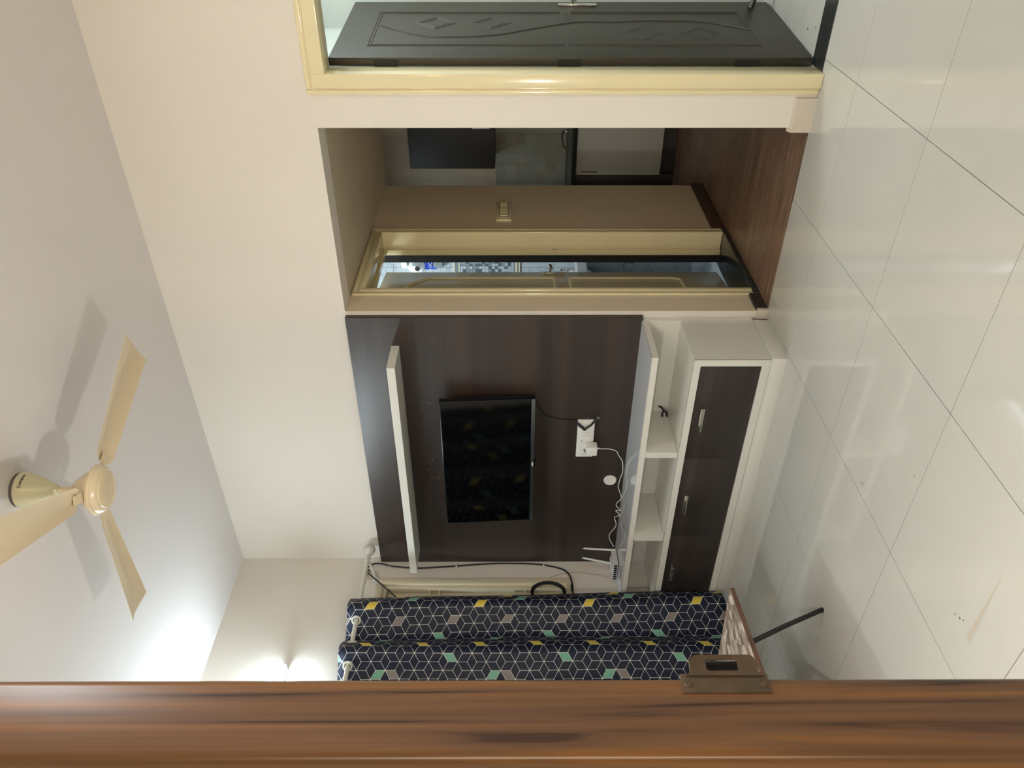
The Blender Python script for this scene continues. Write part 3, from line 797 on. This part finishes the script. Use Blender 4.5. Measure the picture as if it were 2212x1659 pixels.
# --- curtain, rod
RXc, RZ = -3.68, 2.152
rd = empty('curtain_rod', (RXc, 3.17, RZ), 'white metal curtain rod with ball finial on the left wall above the window', 'curtain rod')
bm = bmesh.new(); tube(bm, [(RXc, 3.17, RZ), (RXc, 1.55, RZ)], .0125, 20); link('pole', bm, 'rod', rd, smooth=True)
bm = bmesh.new()
prof = [(0, -.02), (.0150, -.02), (.0165, .004), (.0165, .012), (.0125, .024), (.012, .034), (.020, .040), (.030, .050), (.036, .066), (.035, .082), (.026, .098), (.010, .106), (0, .108)]
lathe(bm, prof, 0, 0, 28, 0, Matrix.Translation((RXc, 3.165, RZ)) @ Matrix.Rotation(-PI/2, 4, 'X')); link('finial', bm, 'rod', rd, smooth=True)
for yb in (3.145, 1.62):
    bm = bmesh.new(); tube(bm, [(LX+.01, yb, RZ-.03), (LX+.05, yb, RZ-.028), (RXc-.02, yb, RZ-.012)], .007, 12)
    tube(bm, [(RXc+.016*math.cos(a_*PI/8), yb, RZ+.016*math.sin(a_*PI/8)) for a_ in range(16)], .004, 8, closed=True)
    lathe(bm, [(0, .012), (.018, .012), (.024, .006), (.025, 0), (0, 0)], 0, 0, 24, 0, Matrix.Translation((LX, yb, RZ-.03)) @ Matrix.Rotation(PI/2, 4, 'Y'))
    link('bracket', bm, 'rod', rd, smooth=True)

cu = empty('eyelet_curtain', (RXc, 2.3, .04), 'navy curtain printed with white-lined cubes hanging from the rod over the left window', 'curtain')
PER = .29; Y0c = 2.868
def cx(y, h):   # h 0 bottom .. 1 top
    ph = 2*PI*(y-2.72)/PER
    amp = .052*(.72+.28*h)
    return RXc+amp*math.sin(ph)*(1+.10*math.sin(2*ph))+.010*math.sin(3.1*(1-h)+y*6)*(1-h)
nu, nv = 300, 44; yend = 1.70
bm = bmesh.new(); rows = []; arc = [0]
for i in range(1, nu+1):
    ya = Y0c-(Y0c-yend)*(i-1)/nu; yb = Y0c-(Y0c-yend)*i/nu
    arc.append(arc[-1]+math.hypot(ya-yb, cx(ya, .8)-cx(yb, .8)))
zt, zb_ = 2.205, .048
for j in range(nv+1):
    h = j/nv; row = []
    for i in range(nu+1):
        y = Y0c-(Y0c-yend)*i/nu
        xx = cx(y, h)
        if h > .97: xx += 0
        row.append(bm.verts.new((xx, y+.042*(1-h*h)*max(0, 1-i/150)+.004*math.sin(h*9+i*.05), zb_+(zt-zb_)*h+.006*math.sin(i*.11)*(h < .02))))
    rows.append(row)
uvl = bm.loops.layers.uv.new('cloth')
for j in range(nv):
    for i in range(nu):
        f = bm.faces.new((rows[j][i], rows[j][i+1], rows[j+1][i+1], rows[j+1][i]))
        for l, (ii, jj) in zip(f.loops, ((i, j), (i+1, j), (i+1, j+1), (i, j+1))):
            l[uvl].uv = (arc[ii]+.006, (zt-zb_)*jj/nv+.03)
clo = link('cloth', bm, 'fabric', cu, smooth=True, flat_angle=180)
sm = clo.modifiers.new('thickness', 'SOLIDIFY'); sm.thickness = .0016
yr = 2.72
while yr > 1.75:
    bm = bmesh.new()
    sl = (cx(yr+.002, .97)-cx(yr-.002, .97))/.004; tl_ = math.hypot(sl, 1); tx_, ty_ = sl/tl_, 1/tl_
    nx_, ny_ = (ty_, -tx_) if ty_ > 0 else (-ty_, tx_)
    tube(bm, [(RXc+.022*math.cos(a_*PI/16)*tx_+.003*nx_, yr+.022*math.cos(a_*PI/16)*ty_+.003*ny_, RZ+.022*math.sin(a_*PI/16)) for a_ in range(32)], .006, 8, closed=True)
    link('eyelet', bm, 'rod', cu, smooth=True)
    yr -= PER/2

# --- cables by the window
bm = bmesh.new()
cpts = [(3.185, 2.155), (3.215, 2.178), (3.25, 2.14), (3.247, 2.085), (3.228, 2.015), (3.214, 1.868), (3.223, 1.695), (3.246, 1.433), (3.250, 1.287), (3.243, 1.112), (3.213, .982), (3.162, .927), (3.083, .903), (2.95, .905)]
tube(bm, smoothpath([(LX+.007+(.018 if y < 3.17 else 0), y, z) for y, z in cpts], 8), .0048, 10)
cx_ = link('cable', bm, 'coax', None, smooth=True)
tag(cx_, 'black coaxial cable clipped down the left wall between the dark panel and the window', 'cable')
for (y, z) in ((3.240, 2.035), (3.229, 1.62), (3.236, 1.07)):
    box('clip', LX, LX+.014, y-.008, y+.008, z-.004, z+.004, 'white_plastic', cx_, .001)
bm = bmesh.new(); tube(bm, smoothpath([(LX+.03, 3.165, 2.172), (LX+.035, 3.079, 2.083), (LX+.035, 2.988, 1.987), (LX+.03, 2.9, 1.9)], 5), .0045, 10)
tag(link('cable', bm, 'coax', None, smooth=True), 'short black cable slanting from the rod bracket across the window corner', 'cable')
bm = bmesh.new()
for k, r_ in enumerate((.068, .073, .078)):
    tube(bm, [(LX+.018+.004*k, 3.012+r_*math.cos(a_*PI/20), 1.05+.0-r_*1.35*math.sin(a_*PI/20)) for a_ in range(40)], .0042, 8, closed=True)
tag(link('coiled_cable', bm, 'coax', None, smooth=True), 'coil of black cable hanging on the window beside the curtain edge', 'cable')
bm = bmesh.new()
tube(bm, smoothpath([(LX+.006, 3.03, 1.10), (LX+.006, 3.11, 1.07), (LX+.006, 3.16, .98), (LX+.006, 3.18, .86), (LX+.006, 3.165, .77), (LX+.010, 3.145, .70), (LX+.02, 3.13, .672)], 8), .0016, 6)
tag(link('fibre_cable', bm, 'fiber', None, smooth=True), 'thin pale fibre cable curving down the left wall to the router', 'cable')
bm = bmesh.new()
for r_ in (.026, .031, .036):
    tube(bm, [(LX+.01, 3.155+r_*math.cos(a_*PI/14), RZ-.012+r_*math.sin(a_*PI/14)) for a_ in range(28)], .0014, 6, closed=True)
tag(link('coiled_fibre', bm, 'fiber', None, smooth=True), 'small coil of pale fibre cable behind the curtain rod bracket', 'cable')
box_ = box('cable_connector', LX+.010, LX+.024, 3.030, 3.072, .895, .911, 'black_plastic', None, .002)
tag(box_, 'small black cable connector at the lower corner of the window frame', 'connector')

# --- LED batten on the left wall
tb = empty('tube_light', (LX, 1.9, 2.52), 'lit white LED tube light on the left wall near the ceiling', 'light')
ty1, ty0 = 2.497, 1.30
box('batten', LX, LX+.022, ty0, ty1, 2.516, 2.536, 'white_plastic', tb, .002)
box('end_cap', LX, LX+.064, ty1-.001, ty1+.004, 2.512, 2.540, 'white_plastic', tb, .002)
bm = bmesh.new(); tube(bm, [(LX+.050, ty0+.01, 2.526), (LX+.050, ty1-.002, 2.526)], .013, 16); link('diffuser', bm, 'led', tb, smooth=True)

# --- ceiling fan
FX, FY = -1.878, 1.924
fn = empty('ceiling_fan', (FX, FY, CZ), 'cream three-blade ceiling fan hanging from the white ceiling', 'fan')
bm = bmesh.new(); lathe(bm, [(0, 2.98), (.066, 2.98), (.067, 2.974), (.060, 2.970), (0, 2.970)], FX, FY, 48); link('ceiling_ring', bm, 'rod', fn, smooth=True)
bm = bmesh.new(); lathe(bm, [(0, 2.972), (.059, 2.972), (.059, 2.955), (0, 2.955)], FX, FY, 48); link('canopy_gap', bm, 'fan_dark', fn, smooth=True)
cone = [(0, 2.958), (.061, 2.958), (.064, 2.955), (.064, 2.948), (.058, 2.93), (.047, 2.90), (.034, 2.872), (.026, 2.858), (.024, 2.852), (.021, 2.850), (.021, 2.842), (.017, 2.838), (.014, 2.834), (0, 2.834)]
bm = bmesh.new(); lathe(bm, cone, FX, FY, 56); cnp = link('canopy', bm, 'fan_cone', fn, smooth=True)
# maker's word on the canopy
cu_ = bpy.data.curves.new('lettering', 'FONT'); cu_.body = 'Crompton'; cu_.size = .0125; cu_.align_x = 'CENTER'; cu_.extrude = 0; cu_.offset = .0003
to = bpy.data.objects.new('tmp', cu_); C.objects.link(to)
bpy.context.view_layer.update()
me_ = bpy.data.meshes.new_from_object(to.evaluated_get(bpy.context.evaluated_depsgraph_get()))
bpy.data.objects.remove(to)
bm = bmesh.new(); bm.from_mesh(me_)
bmesh.ops.triangulate(bm, faces=bm.faces)
az0 = math.radians(-14)
for v in bm.verts:
    z_ = 2.931+v.co.y
    rr_ = .0475+(z_-2.90)*(.0585-.0475)/.030+.0008
    a_ = az0+v.co.x/.058
    v.co = Vector((FX+rr_*math.cos(a_), FY+rr_*math.sin(a_), z_))
link('lettering', bm, 'ink', cnp)
bm = bmesh.new(); tube(bm, [(FX, FY, 2.84), (FX, FY, 2.76)], .0105, 16); link('down_rod', bm, 'fan', fn, smooth=True)
bm = bmesh.new(); lathe(bm, [(0, 2.785), (.014, 2.785), (.024, 2.779), (.040, 2.762), (.055, 2.742), (.066, 2.722), (.071, 2.712), (.071, 2.708), (0, 2.708)], FX, FY, 48); link('top_cover', bm, 'fan', fn, smooth=True)
bm = bmesh.new(); lathe(bm, [(0, 2.709), (.066, 2.709), (.068, 2.706), (.068, 2.697), (0, 2.697)], FX, FY, 48); link('motor_gap', bm, 'fan_dark', fn, smooth=True)
bm = bmesh.new(); lathe(bm, [(0, 2.706), (.080, 2.706), (.0865, 2.702), (.088, 2.694), (.085, 2.688), (.081, 2.6865), (.078, 2.682), (.074, 2.676), (.066, 2.670), (.0625, 2.6695), (.0605, 2.666), (.054, 2.6635), (.030, 2.661), (0, 2.660)], FX, FY, 64); link('bottom_cover', bm, 'fan', fn, smooth=True)
for k in range(3):
    a_ = math.radians((66, 184, 298)[k])
    R_ = Matrix.Translation((FX, FY, 2.708)) @ Matrix.Rotation(a_, 4, 'Z')
    bm = bmesh.new(); abox(bm, .055, .135, -.017, .017, -.002, .002, .001); bmesh.ops.transform(bm, matrix=R_, verts=bm.verts)
    arm = link('blade_arm', bm, 'fan', fn, smooth=True)
    bm = bmesh.new(); n_ = 18; U = []; D = []
    for i in range(n_+1):
        t = i/n_; x_ = .108+t*.492
        wl = .044+.034*t; wr = .044+.034*t
        if t < .06: q_ = math.sqrt(max(0, 1-((.06-t)/.06)**2)); wl *= .7+.3*q_; wr *= .7+.3*q_
        cut = .0
        rowu = []; rowd = []
        for s_ in range(7):
            f_ = s_/6*2-1; yv = f_*(wl if f_ > 0 else wr)
            xx = x_-(.030*(f_+1)/2 if i == n_ else 0)*1 - (.012*f_*f_ if i == n_ else 0)
            tw = .16-.06*t
            zz = -yv*math.tan(tw)+.010*(1-f_*f_)-.003*t
            rowu.append(bm.verts.new((xx, yv, zz+.001))); rowd.append(bm.verts.new((xx, yv, zz-.001)))
        U.append(rowu); D.append(rowd)
    for i in range(n_):
        for s_ in range(6):
            bm.faces.new((U[i][s_], U[i+1][s_], U[i+1][s_+1], U[i][s_+1])); bm.faces.new((D[i][s_], D[i][s_+1], D[i+1][s_+1], D[i+1][s_]))
        for s_ in (0, 6): bm.faces.new((U[i][s_], D[i][s_], D[i+1][s_], U[i+1][s_]))
    for i in (0, n_):
        for s_ in range(6): bm.faces.new((U[i][s_], U[i][s_+1], D[i][s_+1], D[i][s_]))
    bmesh.ops.transform(bm, matrix=R_, verts=bm.verts)
    link('blade', bm, 'fan', fn, smooth=True, flat_angle=60)

# --- low folding table with printed top
TH = .35; C0 = Vector((-2.65, 2.114, 0)); ea = Vector((.149, -.989, 0)).normalized(); eb = Vector((-.989, -.149, 0)).normalized()
TB = Matrix(((ea.x, eb.x, 0, C0.x), (ea.y, eb.y, 0, C0.y), (0, 0, 1, 0), (0, 0, 0, 1)))
tbz = empty('folding_table', (C0.x-.2, C0.y-.3, 0), 'low folding table with taupe brushstroke top and splayed black legs in front of the curtain', 'table')
TL, TWd = .74, .56
o = box('table_top', .001, TL-.001, .001, TWd-.001, TH-.012, TH, 'leafprint', tbz, 0, TB)
bm = bmesh.new()
abox(bm, 0, TL, -.002, .001, TH-.018, TH+.0005, .0005, 0, TB); abox(bm, 0, TL, TWd-.001, TWd+.002, TH-.018, TH+.0005, .0005, 0, TB)
abox(bm, -.002, .001, -.002, TWd+.002, TH-.018, TH+.0005, .0005, 0, TB); abox(bm, TL-.001, TL+.002, -.002, TWd+.002, TH-.018, TH+.0005, .0005, 0, TB)
link('edge_band', bm, 'edge_brown', tbz)
box('under_board', .003, TL-.003, .003, TWd-.003, TH-.018, TH-.0121, 'edge_brown', tbz, 0, TB)
def tpt(a_, b_, z_): return C0+ea*a_+eb*b_+Vector((0, 0, z_))
for (at, af) in ((.27, .125), (.47, .615)):
    for b0, b1 in ((.03, .0), (TWd-.03, TWd)):
        bm = bmesh.new(); tube(bm, [tpt(at, b0, TH-.02), tpt((at+af)/2, (b0+b1)/2, TH/2), tpt(af, b1, .004)], .0098, 14)
        lg = link('leg', bm, 'black_metal', tbz, smooth=True)
        bm = bmesh.new(); tube(bm, [tpt(af+(at-af)*.03, b1+(b0-b1)*.03, .012), tpt(af, b1, 0)], .0104, 14); link('rubber_foot', bm, 'black_plastic', lg, smooth=True)
    bm = bmesh.new(); tube(bm, [tpt(at, .03, TH-.026), tpt(at, TWd-.03, TH-.026)], .009, 12); link('cross_bar', bm, 'black_metal', tbz, smooth=True)

# --- kitchen units
kc = empty('kitchen_base_cabinet', (-1.7, 6.1, 0), 'pale grey kitchen base cabinet with chrome handle under the dark counter', 'cabinet')
box('body', -2.279, -1.10, 5.82, 6.39, .113, .768, 'kitchen_white', kc)
bm = bmesh.new()
dk = box('door', -2.279, -1.62, 5.80, 5.819, .116, .766, 'kitchen_white', kc, .002)
bm = bmesh.new(); tube(bm, [(-2.24, 5.80, .607), (-2.24, 5.772, .607), (-2.24, 5.772, .73), (-2.24, 5.80, .73)], .006, 10); link('handle', bm, 'chrome', dk, smooth=True)
box('door', -1.617, -1.10, 5.80, 5.819, .116, .766, 'kitchen_white', kc, .002)
box('toe_kick', -2.279, -1.10, 5.87, 6.39, 0, .113, 'kitchen_dark', kc)
k2 = empty('kitchen_dark_cabinet', (-2.5, 6.1, 0), 'charcoal kitchen base unit left of the pale cabinet door', 'cabinet')
box('body', -2.95, -2.281, 5.83, 6.39, .0, .768, 'kitchen_dark', k2)
box('door', -2.95, -2.283, 5.812, 5.829, .116, .766, 'kitchen_dark', k2, .002)
tag(box('kitchen_counter', -2.97, -1.09, 5.78, 6.391, .770, .803, 'black_granite', None, .003), 'black granite counter along the far kitchen wall', 'counter')
k3 = empty('kitchen_wall_cabinet', (-1.8, 6.2, 1.4), 'charcoal wall cabinet hanging over the kitchen counter', 'cabinet')
box('body', -2.326, -1.2, 6.072, 6.39, 1.398, 2.085, 'kitchen_dark', k3)
dk = box('door', -2.326, -1.90, 6.052, 6.071, 1.40, 2.083, 'kitchen_dark', k3, .002)
bm = bmesh.new(); tube(bm, [(-1.99, 6.052, 1.44), (-1.99, 6.028, 1.44), (-1.99, 6.028, 1.57), (-1.99, 6.052, 1.57)], .006, 10); link('handle', bm, 'white_plastic', dk, smooth=True)
box('door', -1.898, -1.2, 6.052, 6.071, 1.40, 2.083, 'kitchen_dark', k3, .002)
bm = bmesh.new(); tube(bm, smoothpath([(-2.12, 6.33, .803), (-2.12, 6.33, .84), (-2.14, 6.26, .855), (-2.18, 6.16, .845), (-2.19, 6.14, .83)], 4), .008, 10)
tag(link('kitchen_tap', bm, 'chrome', None, smooth=True), 'thin chrome tap on the black kitchen counter', 'tap')

# --- bathroom fittings seen through the gap
dm = empty('white_dome_fixture', (-2.42, BW-.008, 1.89), 'white round dome with a dark round opening on the marble bathroom wall', 'fixture')
MT = Matrix.Translation((-2.400, BW-.008, 1.893)) @ Matrix.Rotation(PI/2, 4, 'X')
bm = bmesh.new(); lathe(bm, [(.062, 0), (.062, .018), (.055, .035), (.040, .05), (0, .06)], 0, 0, 36, 0, MT); link('shell', bm, 'ceramic', dm, smooth=True)
bm = bmesh.new(); lathe(bm, [(.044, .0), (.036, .03), (.020, .062), (.018, .066), (0, .066)], 0, 0, 32, 0, Matrix.Translation((-2.388, BW-.03, 1.890)) @ Matrix.Rotation(PI/2-.15, 4, 'X')); link('cone', bm, 'ceramic', dm, smooth=True)
bm = bmesh.new(); lathe(bm, [(.0165, .0), (.0165, .003), (0, .003)], 0, 0, 24, 0, Matrix.Translation((-2.388, BW-.0955, 1.880)) @ Matrix.Rotation(PI/2-.15, 4, 'X')); link('opening', bm, 'dark_hole', dm, smooth=True)
box('mount', -2.40, -2.345, BW-.07, BW-.008, 1.950, 1.985, 'white_plastic', dm, .003)
pk = empty('blue_pouch', (-2.385, BW-.03, 1.80), 'crumpled blue plastic pouch hanging beside the white dome in the bathroom', 'pouch')
bm = bmesh.new(); rn = random.Random(5); N1, N2 = 8, 10; G = []
for i in range(N1+1):
    G.append([bm.verts.new((-2.425+.095*i/N1+.004*rn.uniform(-1, 1), BW-.03-.012*math.sin(PI*i/N1)*math.sin(PI*j/N2)-.004*rn.random(), 1.755+.105*j/N2+.003*rn.uniform(-1, 1))) for j in range(N2+1)])
for i in range(N1):
    for j in range(N2): bm.faces.new((G[i][j], G[i+1][j], G[i+1][j+1], G[i][j+1]))
bmesh.ops.solidify(bm, geom=bm.faces[:], thickness=.012); link('pouch', bm, 'blue', pk, smooth=True, flat_angle=30)
bm = bmesh.new()
for cxx in (-2.395, -2.372): tube(bm, [(cxx+.008*math.cos(a_*PI/8), BW-.0475, 1.80+.010*math.sin(a_*PI/8)) for a_ in range(16)], .0016, 6, closed=True)
link('white_print', bm, 'ceramic', pk)
bm = bmesh.new()
tube(bm, [(-2.37, BW-.02, 1.72), (-2.37, BW-.02, 1.78)], [.05, .045], 24)
tag(link('grey_holder', bm, 'grey_lam', None, smooth=True), 'grey rounded holder behind the blue pouch on the bathroom wall', 'holder')
sn = empty('wash_basin', (-2.5, BW-.2, .78), 'white ceramic wash basin on the marble bathroom wall', 'basin')
bm = bmesh.new()
prism(bm, [(-2.72, BW-.009), (-2.32, BW-.009), (-2.315, BW-.10), (-2.34, BW-.20), (-2.42, BW-.28), (-2.54, BW-.30), (-2.66, BW-.25), (-2.72, BW-.14)], 'z', .79, .855)
bmesh.ops.bevel(bm, geom=bm.edges[:], offset=.006, segments=2, affect='EDGES'); link('bowl', bm, 'ceramic', sn, smooth=True)
bm = bmesh.new(); tube(bm, [(-2.5, BW-.12, .8), (-2.5, BW-.13, .74), (-2.5, BW-.13, .69)], [.12, .09, .03], 24); link('bowl_underside', bm, 'ceramic', sn, smooth=True)
tp = empty('basin_tap', (-2.40, BW-.05, .857), 'chrome tap standing on the white wash basin', 'tap')
bm = bmesh.new(); tube(bm, [(-2.425, BW-.05, .855), (-2.425, BW-.05, .90), (-2.425, BW-.06, .925)], .014, 14); tube(bm, smoothpath([(-2.425, BW-.05, .895), (-2.43, BW-.10, .90), (-2.435, BW-.14, .87)], 4), .011, 12); link('spout', bm, 'chrome', tp, smooth=True)
bm = bmesh.new(); tube(bm, [(-2.42, BW-.06, .925), (-2.40, BW-.09, .945)], [.013, .009], 12); link('lever', bm, 'chrome', tp, smooth=True)
bm = bmesh.new(); lathe(bm, [(0, .03), (.026, .03), (.032, .024), (.034, 0), (0, 0)], 0, 0, 28, 0, Matrix.Translation((-2.41, BW-.008, .50)) @ Matrix.Rotation(PI/2, 4, 'X'))
tag(link('drain_cap', bm, 'grey_lam', None, smooth=True), 'round grey pipe cap low on the bathroom wall below the basin', 'pipe cap')
tag(box('vanity_shelf', -2.75, -2.46, BW-.30, BW-.009, .655, .672, 'grey_lam', None, .002), 'narrow grey shelf on the bathroom wall under the basin', 'shelf')

# --- marks on the floor and walls
bm = bmesh.new()
for (x, y, s_) in ((-1.966, 2.04, .004), (-1.694, 1.793, .003), (-1.85, 1.37, .004), (-1.84, 1.355, .003), (-1.86, 1.39, .003), (-.753, 3.574, .006), (-.73, 3.485, .005)):
    vs = [bm.verts.new((x+s_*math.cos(k*PI/3), y+s_*1.3*math.sin(k*PI/3), .0004)) for k in range(6)]; bm.faces.new(vs)
sk_ = link('dirt_specks', bm, 'speck', fl)
bm = bmesh.new()
pa, pb = Vector((-1.87, 1.31, .0004)), Vector((-1.60, 1.316, .0004))
vs = [bm.verts.new(p) for p in (pa+Vector((0, -.010, 0)), pb, pa+Vector((0.01, .011, 0)))]; bm.faces.new(vs)
link('scuff_mark', bm, 'gouge', fl)

for o in bpy.data.objects:
    if o.type == 'MESH': o.data.update()
